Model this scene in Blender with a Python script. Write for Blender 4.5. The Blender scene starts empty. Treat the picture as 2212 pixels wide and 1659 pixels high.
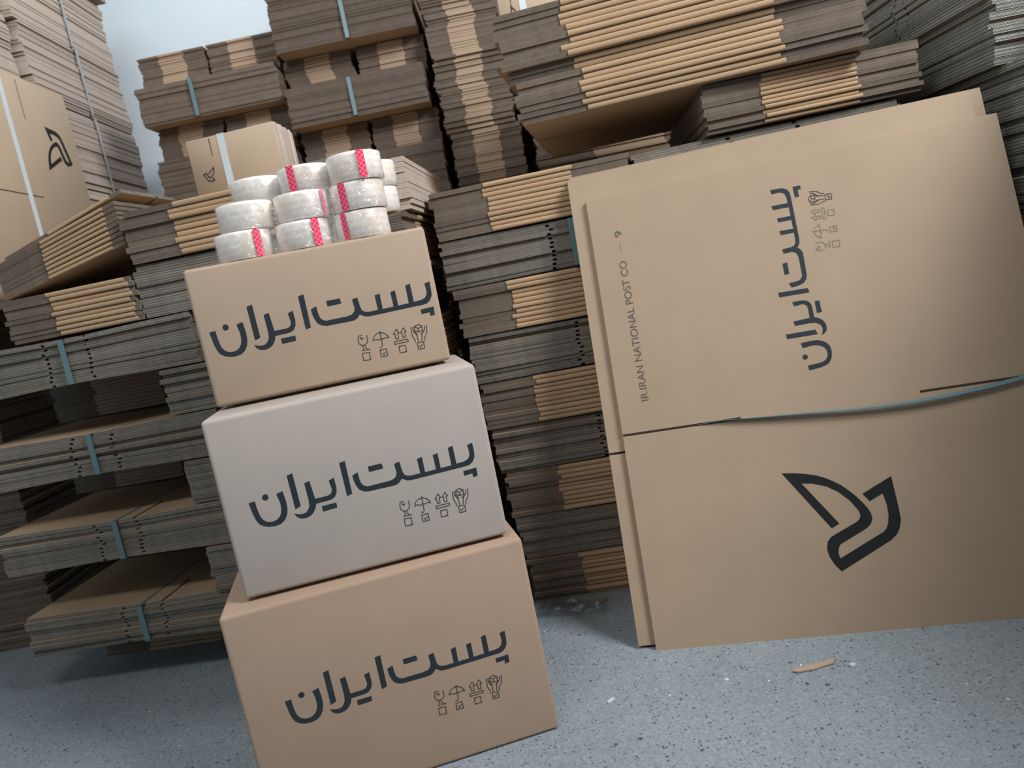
import bpy, bmesh, math, random
from mathutils import Matrix, Vector, Euler
random.seed(7)
scene = bpy.context.scene
COL = scene.collection

# ------------------------------------------------------------------ camera
cam_d = bpy.data.cameras.new('camera')
cam = bpy.data.objects.new('camera', cam_d)
COL.objects.link(cam)
cam_d.sensor_fit = 'HORIZONTAL'
cam_d.sensor_width = 36.0
cam_d.lens = 36.0 * 1632.4 / 2212.0
cam_d.clip_start = 0.02
PITCH, ROLL, CAM_H = 0.1372, -0.1947, 0.7683
_w = Vector((0, math.cos(PITCH), -math.sin(PITCH)))
_r0 = Vector((1, 0, 0))
_u0 = _r0.cross(_w)
_r = math.cos(ROLL) * _r0 + math.sin(ROLL) * _u0
_u = -math.sin(ROLL) * _r0 + math.cos(ROLL) * _u0
cam.matrix_world = Matrix(((_r.x, _u.x, -_w.x, 0), (_r.y, _u.y, -_w.y, 0), (_r.z, _u.z, -_w.z, CAM_H), (0, 0, 0, 1)))
cam_d.dof.use_dof = True
cam_d.dof.focus_distance = 1.22
cam_d.dof.aperture_fstop = cam_d.lens / 4.6
scene.camera = cam

# ------------------------------------------------------------------ light and exposure
scene.view_settings.view_transform = 'Standard'
scene.view_settings.look = 'None'
scene.view_settings.exposure = 0.50
scene.view_settings.gamma = 1.0
scene.view_settings.use_curve_mapping = False
wd = bpy.data.worlds.new('world')
scene.world = wd
wd.use_nodes = True
wd.node_tree.nodes['Background'].inputs[0].default_value = (0.86, 0.95, 1.0, 1)
wd.node_tree.nodes['Background'].inputs[1].default_value = 0.115


def area(name, loc, target, sx, sy, power, color):
    d = bpy.data.lights.new(name, 'AREA')
    d.shape = 'RECTANGLE'
    d.size, d.size_y, d.energy, d.color = sx, sy, power, color
    o = bpy.data.objects.new(name, d)
    COL.objects.link(o)
    o.location = loc
    o.rotation_euler = (Vector(target) - Vector(loc)).to_track_quat('-Z', 'Y').to_euler()
    return o


area('doorway_daylight', (2.15, -0.05, 2.9), (-0.1, 1.4, 0.6), 1.1, 0.8, 88, (0.97, 0.99, 1.0))
area('front_fill_light', (-0.55, 0.05, 2.3), (-0.2, 1.5, 0.9), 0.9, 0.3, 10.5, (1.0, 0.985, 0.965))  # fill light added to brighten the upper stack fronts, no actual fixture
area('wall_fill_light', (-0.75, 2.0, 2.9), (-0.55, 3.1, 1.1), 1.2, 0.35, 14, (0.93, 0.97, 1.0))  # fill light added to brighten the back wall and far stacks


# ------------------------------------------------------------------ materials
def mat(name):
    m = bpy.data.materials.new(name)
    m.use_nodes = True
    nt = m.node_tree
    return m, nt, nt.nodes['Principled BSDF']


def N(nt, t, **kw):
    n = nt.nodes.new(t)
    for k, v in kw.items():
        setattr(n, k, v)
    return n


def mathn(nt, op, a, b=None, c=None):
    n = N(nt, 'ShaderNodeMath', operation=op)
    for i, v in enumerate((a, b, c)):
        if v is None:
            continue
        if isinstance(v, (int, float)):
            n.inputs[i].default_value = v
        else:
            nt.links.new(v, n.inputs[i])
    return n.outputs[0]


def mixc(nt, fac, a, b, mode='MIX'):
    n = N(nt, 'ShaderNodeMix', data_type='RGBA', blend_type=mode)
    for i, v in ((0, fac), (6, a), (7, b)):
        if isinstance(v, (int, float)):
            n.inputs[i].default_value = v
        elif isinstance(v, tuple):
            n.inputs[i].default_value = v + (1,) if len(v) == 3 else v
        else:
            nt.links.new(v, n.inputs[i])
    return n.outputs[2]


def kraft(name, col, var=0.12, rough=0.72, spec=0.25):
    """paperboard: fine fibre noise, faint vertical flute show-through, each piece a little different"""
    m, nt, b = mat(name)
    tc = N(nt, 'ShaderNodeTexCoord')
    n1 = N(nt, 'ShaderNodeTexNoise')
    n1.inputs['Scale'].default_value = 9.0
    n1.inputs['Detail'].default_value = 3.0
    nt.links.new(tc.outputs['Object'], n1.inputs['Vector'])
    n2 = N(nt, 'ShaderNodeTexNoise')
    n2.inputs['Scale'].default_value = 420.0
    n2.inputs['Detail'].default_value = 2.0
    nt.links.new(tc.outputs['Object'], n2.inputs['Vector'])
    oi = N(nt, 'ShaderNodeObjectInfo')
    v = mathn(nt, 'MULTIPLY_ADD', oi.outputs['Random'], 2 * var, 1 - var)
    v2 = mathn(nt, 'MULTIPLY_ADD', n1.outputs['Fac'], 0.16, 0.92)
    v3 = mathn(nt, 'MULTIPLY_ADD', n2.outputs['Fac'], 0.14, 0.93)
    vv = mathn(nt, 'MULTIPLY', mathn(nt, 'MULTIPLY', v, v2), v3)
    cb = N(nt, 'ShaderNodeCombineColor')
    for i in range(3):
        nt.links.new(vv, cb.inputs[i])
    nt.links.new(mixc(nt, 1.0, col, cb.outputs[0], 'MULTIPLY'), b.inputs['Base Color'])
    b.inputs['Roughness'].default_value = rough
    b.inputs['Specular IOR Level'].default_value = spec
    bp = N(nt, 'ShaderNodeBump')
    bp.inputs['Strength'].default_value = 0.06
    bp.inputs['Distance'].default_value = 0.001
    nt.links.new(n2.outputs['Fac'], bp.inputs['Height'])
    nt.links.new(bp.outputs[0], b.inputs['Normal'])
    return m


def corrugated(name, light, dark, lam=0.0075, var=0.16, flute=True):
    """cut edge of corrugated board: two liners and the wavy medium between them, by UV (u metres, v across the ply)"""
    m, nt, b = mat(name)
    uv = N(nt, 'ShaderNodeUVMap', uv_map='uv')
    sp = N(nt, 'ShaderNodeSeparateXYZ')
    nt.links.new(uv.outputs[0], sp.inputs[0])
    u, v = sp.outputs[0], sp.outputs[1]
    vc = mathn(nt, 'SUBTRACT', v, 0.5)
    liner = mathn(nt, 'SMOOTH_MIN', mathn(nt, 'MULTIPLY', mathn(nt, 'MAXIMUM', mathn(nt, 'SUBTRACT', mathn(nt, 'ABSOLUTE', vc), 0.27), 0.0), 9.0), 1.0, 0.05)
    s = mathn(nt, 'SINE', mathn(nt, 'MULTIPLY', u, 2 * math.pi / lam))
    d = mathn(nt, 'ABSOLUTE', mathn(nt, 'SUBTRACT', vc, mathn(nt, 'MULTIPLY', s, 0.33)))
    fl = mathn(nt, 'MAXIMUM', mathn(nt, 'SUBTRACT', 1.0, mathn(nt, 'MULTIPLY', d, 5.0)), 0.0)
    mask = mathn(nt, 'MAXIMUM', liner, fl) if flute else mathn(nt, 'MAXIMUM', liner, 0.55)
    tc = N(nt, 'ShaderNodeTexCoord')
    n1 = N(nt, 'ShaderNodeTexNoise')
    n1.inputs['Scale'].default_value = 45.0
    n1.inputs['Detail'].default_value = 4.0
    nt.links.new(tc.outputs['Object'], n1.inputs['Vector'])
    mask = mathn(nt, 'MULTIPLY', mask, mathn(nt, 'MULTIPLY_ADD', n1.outputs['Fac'], 1.0, 0.45))
    oi = N(nt, 'ShaderNodeObjectInfo')
    vv = mathn(nt, 'MULTIPLY_ADD', oi.outputs['Random'], 2 * var, 1 - var)
    cb = N(nt, 'ShaderNodeCombineColor')
    for i in range(3):
        nt.links.new(vv, cb.inputs[i])
    c = mixc(nt, mask, dark, light)
    nt.links.new(mixc(nt, 1.0, c, cb.outputs[0], 'MULTIPLY'), b.inputs['Base Color'])
    b.inputs['Roughness'].default_value = 0.85
    b.inputs['Specular IOR Level'].default_value = 0.15
    return m


def plain(name, col, rough=0.6, spec=0.3, metal=0.0):
    m, nt, b = mat(name)
    tc = N(nt, 'ShaderNodeTexCoord')
    n1 = N(nt, 'ShaderNodeTexNoise')
    n1.inputs['Scale'].default_value = 60.0
    nt.links.new(tc.outputs['Object'], n1.inputs['Vector'])
    v = mathn(nt, 'MULTIPLY_ADD', n1.outputs['Fac'], 0.14, 0.93)
    cb = N(nt, 'ShaderNodeCombineColor')
    for i in range(3):
        nt.links.new(v, cb.inputs[i])
    nt.links.new(mixc(nt, 1.0, col, cb.outputs[0], 'MULTIPLY'), b.inputs['Base Color'])
    b.inputs['Roughness'].default_value = rough
    b.inputs['Specular IOR Level'].default_value = spec
    b.inputs['Metallic'].default_value = metal
    return m


M_FACE = kraft('kraft_liner', (0.40, 0.285, 0.185))
M_FOLD = kraft('kraft_fold', (0.47, 0.315, 0.19), var=0.08)
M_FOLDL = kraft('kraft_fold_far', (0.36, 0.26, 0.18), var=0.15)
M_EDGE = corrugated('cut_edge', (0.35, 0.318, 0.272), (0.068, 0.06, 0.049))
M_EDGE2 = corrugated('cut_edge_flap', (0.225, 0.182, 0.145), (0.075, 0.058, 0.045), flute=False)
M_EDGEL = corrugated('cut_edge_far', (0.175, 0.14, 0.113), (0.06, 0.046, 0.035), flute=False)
M_EDGEP = corrugated('cut_edge_pale', (0.52, 0.44, 0.385), (0.34, 0.275, 0.235), flute=False)
M_EDGEW = corrugated('cut_edge_coarse', (0.45, 0.455, 0.41), (0.075, 0.075, 0.065), lam=0.0068)
M_BOX_TAN = kraft('box_tan', (0.445, 0.335, 0.245), var=0.0)
M_BOX_PALE = kraft('box_pale', (0.455, 0.395, 0.355), var=0.0)
M_BOX_BROWN = kraft('box_brown', (0.41, 0.288, 0.208), var=0.0)
M_LEAN = kraft('kraft_leaning', (0.405, 0.298, 0.208), var=0.03)
M_SMALL = kraft('kraft_small', (0.475, 0.36, 0.255), var=0.03)
M_INK = plain('ink_blue_black', (0.026, 0.035, 0.044), 0.6, 0.2)
M_INK_DK = plain('ink_black', (0.017, 0.019, 0.019), 0.6, 0.2)
M_INK_LINE = plain('ink_grey', (0.06, 0.058, 0.055), 0.7, 0.2)
M_INK_FADE = plain('ink_faded', (0.24, 0.19, 0.14), 0.7, 0.2)
M_INK_TXT = plain('ink_grey_text', (0.12, 0.105, 0.09), 0.7, 0.2)
M_STRAP = plain('strap_teal', (0.115, 0.205, 0.235), 0.35, 0.5)
M_STRAPW = plain('strap_white', (0.62, 0.70, 0.74), 0.35, 0.5)
M_STRAPG = plain('strap_grey', (0.36, 0.37, 0.38), 0.4, 0.4)
M_SLIT = plain('slot_inside', (0.05, 0.035, 0.022), 0.9, 0.1)


def floor_mat():
    m, nt, b = mat('terrazzo_concrete')
    tc = N(nt, 'ShaderNodeTexCoord')
    mp = N(nt, 'ShaderNodeMapping')
    nt.links.new(tc.outputs['Object'], mp.inputs['Vector'])
    wob = N(nt, 'ShaderNodeTexNoise')
    wob.inputs['Scale'].default_value = 60
    nt.links.new(mp.outputs[0], wob.inputs['Vector'])
    wv = N(nt, 'ShaderNodeVectorMath', operation='MULTIPLY_ADD')
    nt.links.new(wob.outputs['Color'], wv.inputs[0])
    wv.inputs[1].default_value = (0.012, 0.012, 0.012)
    nt.links.new(mp.outputs[0], wv.inputs[2])
    big = N(nt, 'ShaderNodeTexNoise')
    big.inputs['Scale'].default_value = 5.0
    big.inputs['Detail'].default_value = 6.0
    nt.links.new(mp.outputs[0], big.inputs['Vector'])
    mid = N(nt, 'ShaderNodeTexNoise')
    mid.inputs['Scale'].default_value = 55.0
    mid.inputs['Detail'].default_value = 5.0
    nt.links.new(mp.outputs[0], mid.inputs['Vector'])

    def specks(scale, keep, rad, seed):
        vo = N(nt, 'ShaderNodeTexVoronoi', feature='F1')
        vo.inputs['Scale'].default_value = scale
        off = N(nt, 'ShaderNodeVectorMath', operation='ADD')
        nt.links.new(wv.outputs[0], off.inputs[0])
        off.inputs[1].default_value = (seed, seed * 1.7, 0)
        nt.links.new(off.outputs[0], vo.inputs['Vector'])
        sc = N(nt, 'ShaderNodeSeparateColor')
        nt.links.new(vo.outputs['Color'], sc.inputs[0])
        k = mathn(nt, 'LESS_THAN', sc.outputs[0], keep)
        rr = mathn(nt, 'MULTIPLY_ADD', sc.outputs[1], rad, rad * 0.35)
        return mathn(nt, 'MULTIPLY', k, mathn(nt, 'LESS_THAN', vo.outputs['Distance'], rr))
    d1 = specks(150, 0.42, 0.27, 3.0)
    d2 = specks(70, 0.14, 0.20, 11.0)
    d3 = specks(230, 0.45, 0.30, 31.0)
    g1 = specks(110, 0.55, 0.42, 17.0)
    l1 = specks(75, 0.022, 0.17, 23.0)
    fine = N(nt, 'ShaderNodeTexNoise')
    fine.inputs['Scale'].default_value = 190.0
    fine.inputs['Detail'].default_value = 4.0
    nt.links.new(mp.outputs[0], fine.inputs['Vector'])
    c = mixc(nt, big.outputs['Fac'], (0.185, 0.222, 0.25), (0.30, 0.352, 0.392))
    c = mixc(nt, mathn(nt, 'MULTIPLY', mid.outputs['Fac'], 0.55), c, (0.40, 0.45, 0.475))
    c = mixc(nt, mathn(nt, 'MULTIPLY', mathn(nt, 'MAXIMUM', mathn(nt, 'SUBTRACT', fine.outputs['Fac'], 0.45), 0.0), 2.2), c, (0.16, 0.185, 0.20))
    c = mixc(nt, mathn(nt, 'MULTIPLY', g1, 0.30), c, (0.41, 0.45, 0.47))
    c = mixc(nt, mathn(nt, 'MULTIPLY', d3, 0.55), c, (0.12, 0.14, 0.15))
    c = mixc(nt, mathn(nt, 'MULTIPLY', d1, 0.85), c, (0.09, 0.105, 0.112))
    c = mixc(nt, mathn(nt, 'MULTIPLY', d2, 0.85), c, (0.065, 0.072, 0.075))
    c = mixc(nt, l1, c, (0.72, 0.75, 0.75))
    nt.links.new(c, b.inputs['Base Color'])
    nt.links.new(mathn(nt, 'MULTIPLY_ADD', mid.outputs['Fac'], 0.3, 0.38), b.inputs['Roughness'])
    b.inputs['Specular IOR Level'].default_value = 0.35
    bp = N(nt, 'ShaderNodeBump')
    bp.inputs['Strength'].default_value = 0.12
    bp.inputs['Distance'].default_value = 0.002
    nt.links.new(mid.outputs['Fac'], bp.inputs['Height'])
    nt.links.new(bp.outputs[0], b.inputs['Normal'])
    return m


def wall_mat():
    m, nt, b = mat('white_plaster')
    tc = N(nt, 'ShaderNodeTexCoord')
    n1 = N(nt, 'ShaderNodeTexNoise')
    n1.inputs['Scale'].default_value = 2.2
    n1.inputs['Detail'].default_value = 6
    nt.links.new(tc.outputs['Object'], n1.inputs['Vector'])
    nt.links.new(mixc(nt, n1.outputs['Fac'], (0.54, 0.61, 0.66), (0.61, 0.68, 0.725)), b.inputs['Base Color'])
    b.inputs['Roughness'].default_value = 0.8
    return m


def film_mat(name, density, tint, bump, milk=0.0):
    m, nt, b = mat(name)
    out = nt.nodes['Material Output']
    tr = N(nt, 'ShaderNodeBsdfTransparent')
    tr.inputs[0].default_value = tint + (1,)
    gl = N(nt, 'ShaderNodeBsdfGlossy')
    gl.inputs['Roughness'].default_value = 0.10
    gl.inputs['Color'].default_value = (1, 1, 1, 1)
    tc = N(nt, 'ShaderNodeTexCoord')
    n1 = N(nt, 'ShaderNodeTexNoise')
    n1.inputs['Scale'].default_value = 75
    n1.inputs['Detail'].default_value = 3
    n1.inputs['Distortion'].default_value = 1.2
    nt.links.new(tc.outputs['Object'], n1.inputs['Vector'])
    bp = N(nt, 'ShaderNodeBump')
    bp.inputs['Strength'].default_value = bump
    bp.inputs['Distance'].default_value = 0.004
    nt.links.new(n1.outputs['Fac'], bp.inputs['Height'])
    nt.links.new(bp.outputs[0], gl.inputs['Normal'])
    lw = N(nt, 'ShaderNodeLayerWeight')
    lw.inputs[0].default_value = 0.25
    f = mathn(nt, 'MULTIPLY_ADD', lw.outputs['Fresnel'], 0.25, density)
    if milk:
        df = N(nt, 'ShaderNodeBsdfDiffuse')
        df.inputs[0].default_value = (0.97, 0.93, 0.88, 1)
        m2 = N(nt, 'ShaderNodeMixShader')
        m2.inputs[0].default_value = milk
        nt.links.new(tr.outputs[0], m2.inputs[1])
        nt.links.new(df.outputs[0], m2.inputs[2])
        tr = m2
    mx = N(nt, 'ShaderNodeMixShader')
    nt.links.new(f, mx.inputs[0])
    nt.links.new(tr.outputs[0], mx.inputs[1])
    nt.links.new(gl.outputs[0], mx.inputs[2])
    nt.links.new(mx.outputs[0], out.inputs['Surface'])
    nt.nodes.remove(b)
    return m


def winding_mat():
    """wound clear packing tape: milky, faint pinkish rows of wrapper print, warm where the core shows through"""
    m, nt, b = mat('tape_winding')
    tc = N(nt, 'ShaderNodeTexCoord')
    uv = N(nt, 'ShaderNodeUVMap', uv_map='uv')
    br = N(nt, 'ShaderNodeTexBrick')
    br.inputs['Scale'].default_value = 1.0
    br.inputs['Brick Width'].default_value = 0.022
    br.inputs['Row Height'].default_value = 0.0115
    br.inputs['Mortar Size'].default_value = 0.0032
    br.inputs['Mortar Smooth'].default_value = 0.4
    br.inputs['Color1'].default_value = (0.86, 0.74, 0.71, 1)
    br.inputs['Color2'].default_value = (0.92, 0.84, 0.80, 1)
    br.inputs['Mortar'].default_value = (0.95, 0.92, 0.86, 1)
    nt.links.new(uv.outputs[0], br.inputs['Vector'])
    n1 = N(nt, 'ShaderNodeTexNoise')
    n1.inputs['Scale'].default_value = 14
    nt.links.new(tc.outputs['Object'], n1.inputs['Vector'])
    w = mathn(nt, 'MULTIPLY', mathn(nt, 'MAXIMUM', mathn(nt, 'SUBTRACT', n1.outputs['Fac'], 0.52), 0.0), 3.6)
    c = mixc(nt, w, br.outputs['Color'], (0.86, 0.70, 0.53))
    nt.links.new(c, b.inputs['Base Color'])
    b.inputs['Roughness'].default_value = 0.35
    b.inputs['Subsurface Weight'].default_value = 0.25
    b.inputs['Subsurface Radius'].default_value = (0.01, 0.008, 0.006)
    return m


def red_strip_mat():
    m, nt, b = mat('red_tear_strip')
    uv = N(nt, 'ShaderNodeUVMap', uv_map='uv')
    ck = N(nt, 'ShaderNodeTexChecker')
    ck.inputs['Scale'].default_value = 230
    ck.inputs['Color1'].default_value = (0.75, 0.035, 0.10, 1)
    ck.inputs['Color2'].default_value = (0.90, 0.16, 0.25, 1)
    nt.links.new(uv.outputs[0], ck.inputs['Vector'])
    nt.links.new(ck.outputs[0], b.inputs['Base Color'])
    b.inputs['Roughness'].default_value = 0.3
    return m


M_FLOOR, M_WALL = floor_mat(), wall_mat()
M_FILM = film_mat('clear_film', 0.05, (0.99, 0.99, 0.99), 0.35)
M_SHRINK = film_mat('shrink_film', 0.05, (0.99, 0.99, 0.99), 0.9, 0.16)
M_SCRAP = film_mat('clear_scrap', 0.12, (0.85, 0.9, 0.9), 1.0)
M_WIND, M_RED = winding_mat(), red_strip_mat()
M_CORE = plain('paper_core', (0.45, 0.31, 0.19), 0.8)


# ------------------------------------------------------------------ helpers
def link(name, me, parent=None):
    o = bpy.data.objects.new(name, me)
    COL.objects.link(o)
    if parent is not None:
        o.parent = parent
    return o


def tag(o, label=None, cat=None, group=None, kind=None):
    for k, v in (('label', label), ('category', cat), ('group', group), ('kind', kind)):
        if v:
            o[k] = v
    return o


def thing(name, label, cat, loc=(0, 0, 0), rotz=0.0, group=None):
    o = bpy.data.objects.new(name, None)
    COL.objects.link(o)
    o.empty_display_size = 0.05
    o.location = loc
    o.rotation_euler = (0, 0, rotz)
    return tag(o, label, cat, group)


class MB:
    """collects faces with material index and uv"""
    def __init__(self):
        self.v, self.f, self.m, self.uv = [], [], [], []

    def face(self, pts, mi=0, uv=None):
        i = len(self.v)
        self.v += [tuple(p) for p in pts]
        self.f.append(tuple(range(i, i + len(pts))))
        self.m.append(mi)
        self.uv.append(uv or [(0.0, 0.5)] * len(pts))

    def box(self, x0, x1, y0, y1, z0, z1, mi=0, side=None, skip=''):
        s = mi if side is None else side
        P = lambda a, b, c: (a, b, c)
        if 'b' not in skip:
            self.face([P(x0, y0, z0), P(x0, y1, z0), P(x1, y1, z0), P(x1, y0, z0)], mi)
        if 't' not in skip:
            self.face([P(x0, y0, z1), P(x1, y0, z1), P(x1, y1, z1), P(x0, y1, z1)], mi)
        self.face([P(x0, y0, z0), P(x1, y0, z0), P(x1, y0, z1), P(x0, y0, z1)], s, [(x0, 0), (x1, 0), (x1, 1), (x0, 1)])
        self.face([P(x1, y1, z0), P(x0, y1, z0), P(x0, y1, z1), P(x1, y1, z1)], s, [(x1, 0), (x0, 0), (x0, 1), (x1, 1)])
        self.face([P(x1, y0, z0), P(x1, y1, z0), P(x1, y1, z1), P(x1, y0, z1)], s, [(y0, 0), (y1, 0), (y1, 1), (y0, 1)])
        self.face([P(x0, y1, z0), P(x0, y0, z0), P(x0, y0, z1), P(x0, y1, z1)], s, [(y1, 0), (y0, 0), (y0, 1), (y1, 1)])

    def mesh(self, name, mats, merge=True, smooth=False):
        me = bpy.data.meshes.new(name)
        me.from_pydata(self.v, [], self.f)
        for m in mats:
            me.materials.append(m)
        me.polygons.foreach_set('material_index', self.m)
        ul = me.uv_layers.new(name='uv')
        flat = [c for f in self.uv for p in f for c in p]
        ul.data.foreach_set('uv', flat)
        if merge:
            bm = bmesh.new()
            bm.from_mesh(me)
            bmesh.ops.remove_doubles(bm, verts=bm.verts, dist=1e-6)
            bm.to_mesh(me)
            bm.free()
        if smooth:
            me.polygons.foreach_set('use_smooth', [True] * len(me.polygons))
        me.update()
        return me


# ------------------------------------------------------------------ folded carton sheets
# A knocked-down carton lies as two plies; local X runs across the panels (fold at both ends), local Y is flap + body + flap.
_sheet_cache = {}


def sheet_mesh(L, W, fa, H, fb, t, k=0, n=1, pinch=0.0, emat=None):
    key = (L, W, fa, H, fb, t, k if pinch else 0, n if pinch else 0, pinch, emat.name if emat else '')
    if key in _sheet_cache:
        return _sheet_cache[key]
    mb = MB()
    Wd = L + W
    x0, x1 = -Wd / 2, Wd / 2
    D = fa + H + fb
    ya, yb, yc, yd = -D / 2, -D / 2 + fa, -D / 2 + fa + H, D / 2
    tp = 0.44 * t
    zoff = k * t - n * t / 2

    def warp(x, y, z):
        if not pinch:
            return (x, y, z)
        g = math.exp(-(x / 0.17) ** 2)
        return (x, y, z - (z + zoff) * pinch * g)
    sw = 0.0045
    for ply in (0, 1):
        z0 = 0.0 if ply == 0 else 0.49 * t
        z1 = z0 + tp
        sx = x0 + (L if ply else W)
        xs = [x0, sx - sw, sx + sw, x1]
        if pinch:
            xs += [-0.18, -0.09, 0.0, 0.09, 0.18]
        xs = sorted(x for x in set(round(x, 5) for x in xs) if x0 - 1e-6 <= x <= x1 + 1e-6)
        ys = [ya, yb, yc, yd]

        def solid(i, j):
            if i < 0 or j < 0 or i >= len(xs) - 1 or j > 2:
                return False
            xm = (xs[i] + xs[i + 1]) / 2
            return not (abs(xm - sx) < sw * 0.99 and j != 1)
        for i in range(len(xs) - 1):
            for j in range(3):
                if not solid(i, j):
                    continue
                a, b, c, d = xs[i], xs[i + 1], ys[j], ys[j + 1]
                q = [(a, c), (b, c), (b, d), (a, d)]
                mb.face([warp(x, y, z1) for x, y in q], 0)
                mb.face([warp(x, y, z0) for x, y in reversed(q)], 0)
                for di, dj, (p, r) in ((0, -1, (q[0], q[1])), (1, 0, (q[1], q[2])), (0, 1, (q[2], q[3])), (-1, 0, (q[3], q[0]))):
                    if solid(i + di, j + dj):
                        continue
                    if j == 1 and (i + di < 0 or i + di >= len(xs) - 1):
                        continue
                    up, ur = (p[0], r[0]) if dj else (p[1], r[1])
                    mb.face([warp(p[0], p[1], z0), warp(r[0], r[1], z0), warp(r[0], r[1], z1), warp(p[0], p[1], z1)],
                            1 if dj else 2, [(up, 0), (ur, 0), (ur, 1), (up, 1)])
    # rounded folds at both ends of the body
    zc, hz, bl = 0.465 * t, 0.47 * t, 0.0032
    for sx in (-1, 1):
        xe = sx * Wd / 2
        pr = [(xe + sx * bl * math.cos(a), zc + hz * math.sin(a)) for a in [math.radians(v) for v in (-90, -50, -18, 18, 50, 90)]]
        for (xa, za), (xb, zb) in zip(pr, pr[1:]):
            f = [warp(xa, yb, za), warp(xa, yc, za), warp(xb, yc, zb), warp(xb, yb, zb)]
            mb.face(f if sx > 0 else f[::-1], 3)
        for y, s in ((yb, -1), (yc, 1)):
            f = [warp(x, y, z) for x, z in pr]
            mb.face(f if s * sx < 0 else f[::-1], 3)
    e = emat or M_EDGE
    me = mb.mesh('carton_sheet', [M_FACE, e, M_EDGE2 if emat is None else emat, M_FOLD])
    _sheet_cache[key] = me
    return me


def ring_mesh(a0, a1, z0, z1, w, th, axis='y', pinch_top=0.0):
    """flat strap going once round a bundle in the plane of axis and z; w along the other axis"""
    mb = MB()
    loop = [(a0, z0), (a1, z0), (a1, z1), (a0, z1)]
    out = [(a0 - th, z0 - th * .3), (a1 + th, z0 - th * .3), (a1 + th, z1 + th * .3), (a0 - th, z1 + th * .3)]

    def P(a, b, z):
        return (b, a, z) if axis == 'y' else (a, b, z)
    for i in range(4):
        j = (i + 1) % 4
        (p, q), (pp, qq) = (loop[i], loop[j]), (out[i], out[j])
        for b0, b1 in ((-w / 2, w / 2),):
            mb.face([P(pp[0], b0, pp[1]), P(qq[0], b0, qq[1]), P(qq[0], b1, qq[1]), P(pp[0], b1, pp[1])])
            mb.face([P(p[0], b1, p[1]), P(q[0], b1, q[1]), P(q[0], b0, q[1]), P(p[0], b0, p[1])])
            for b in (b0, b1):
                mb.face([P(p[0], b, p[1]), P(q[0], b, q[1]), P(qq[0], b, qq[1]), P(pp[0], b, pp[1])])
    me = mb.mesh('strap', [M_STRAP])
    bm = bmesh.new()
    bm.from_mesh(me)
    bmesh.ops.recalc_face_normals(bm, faces=bm.faces)
    bm.to_mesh(me)
    bm.free()
    return me


def frame(p0, yaw):
    e = Vector((math.cos(yaw), math.sin(yaw), 0))
    n = Vector((-math.sin(yaw), math.cos(yaw), 0))
    return Vector(p0), e, n


def bundle(label, col, s0, z0, h, spec, n, side=False, dep=0.0, strap=None, pinch=0.0, jit=0.003, yawj=0.0,
           group=None, emat=None, strap_at=0.0, drift=0.0):
    """full bundle: Empty with every folded carton as a child. s0 = near-left end along the column front, dep = set back."""
    L, W, fa, H, fb = spec
    p0, e, n_ = frame(*col)
    Wd, D = L + W, fa + H + fb
    wid, depth = (D, Wd) if side else (Wd, D)
    c = p0 + e * (s0 + wid / 2) + n_ * (dep + depth / 2)
    root = thing('carton_bundle', label, 'cardboard bundle', (c.x, c.y, z0), col[1] + yawj + (math.pi / 2 if side else 0), group)
    t = h / n
    rnd = random.Random(hash((round(s0, 3), round(z0, 3), n)) & 0xffff)
    for k in range(n):
        me = sheet_mesh(L, W, fa, H, fb, round(t, 5), k, n, pinch, emat)
        o = link('carton_sheet', me, root)
        dx, dy = rnd.gauss(0, jit), rnd.gauss(0, jit)
        if side:
            dx = rnd.uniform(-jit, jit) * 1.2
        o.location = (dx, dy + drift * (k - n / 2), k * t)
        o.rotation_euler = (0, 0, rnd.gauss(0, 0.004))
    if strap:
        lift = h * (1 - pinch) / 2
        zc = h / 2
        me = ring_mesh(-D / 2 - .002 - 2.6 * jit, D / 2 + .002 + 2.6 * jit, zc - lift, zc + lift * 0.98, 0.013, 0.0012, 'y')
        o = link('strap', me, root)
        o.location = (strap_at, 0, 0)
    return root


_lite_cache = {}


def lite_mesh(w, d, n, t, zones, dzones, seed, jit, mats):
    """many thin sheets of a far bundle as one mesh; zones: front split [(x, kind)...], kinds e = cut edge, f = fold"""
    key = (w, d, n, t, tuple(zones), tuple(dzones), seed, jit, mats)
    if key in _lite_cache:
        return _lite_cache[key]
    rnd = random.Random(seed)
    mb = MB()
    jx = jy = 0.0
    for k in range(n):
        jx = 0.75 * jx + rnd.gauss(0, jit)
        jy = 0.6 * jy + rnd.gauss(0, jit)
        x0, y0 = -w / 2 + jx, -d / 2 + jy
        z0, z1 = k * t, k * t + t * 0.9
        x1, y1 = x0 + w, y0 + d
        mb.face([(x0, y0, z0), (x0, y1, z0), (x1, y1, z0), (x1, y0, z0)], 0)
        mb.face([(x0, y0, z1), (x1, y0, z1), (x1, y1, z1), (x0, y1, z1)], 0)

        def run(pts, zs, flip, fixed, axis):
            a = pts
            for ln, kind in zs:
                b = a + ln
                if kind != '-':
                    mi = 1 if kind == 'e' else 2
                    out = 0.0016 if kind == 'f' else 0
                    ff = fixed + (out if flip else -out)
                    if axis == 'x':
                        q = [(a, ff, z0), (b, ff, z0), (b, ff, z1), (a, ff, z1)]
                    else:
                        q = [(ff, a, z0), (ff, b, z0), (ff, b, z1), (ff, a, z1)]
                    if (axis == 'x') == flip:
                        q = q[::-1]
                        u = [(a, 1), (b, 1), (b, 0), (a, 0)]
                    else:
                        u = [(a, 0), (b, 0), (b, 1), (a, 1)]
                    mb.face(q, mi, u)
                a = b
        run(x0, zones, False, y0, 'x')
        run(x0, zones, True, y1, 'x')
        run(y0, dzones, False, x0, 'y')
        run(y0, dzones, True, x1, 'y')
    me = mb.mesh('carton_sheets', list(mats), merge=False)
    _lite_cache[key] = me
    return me


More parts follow.
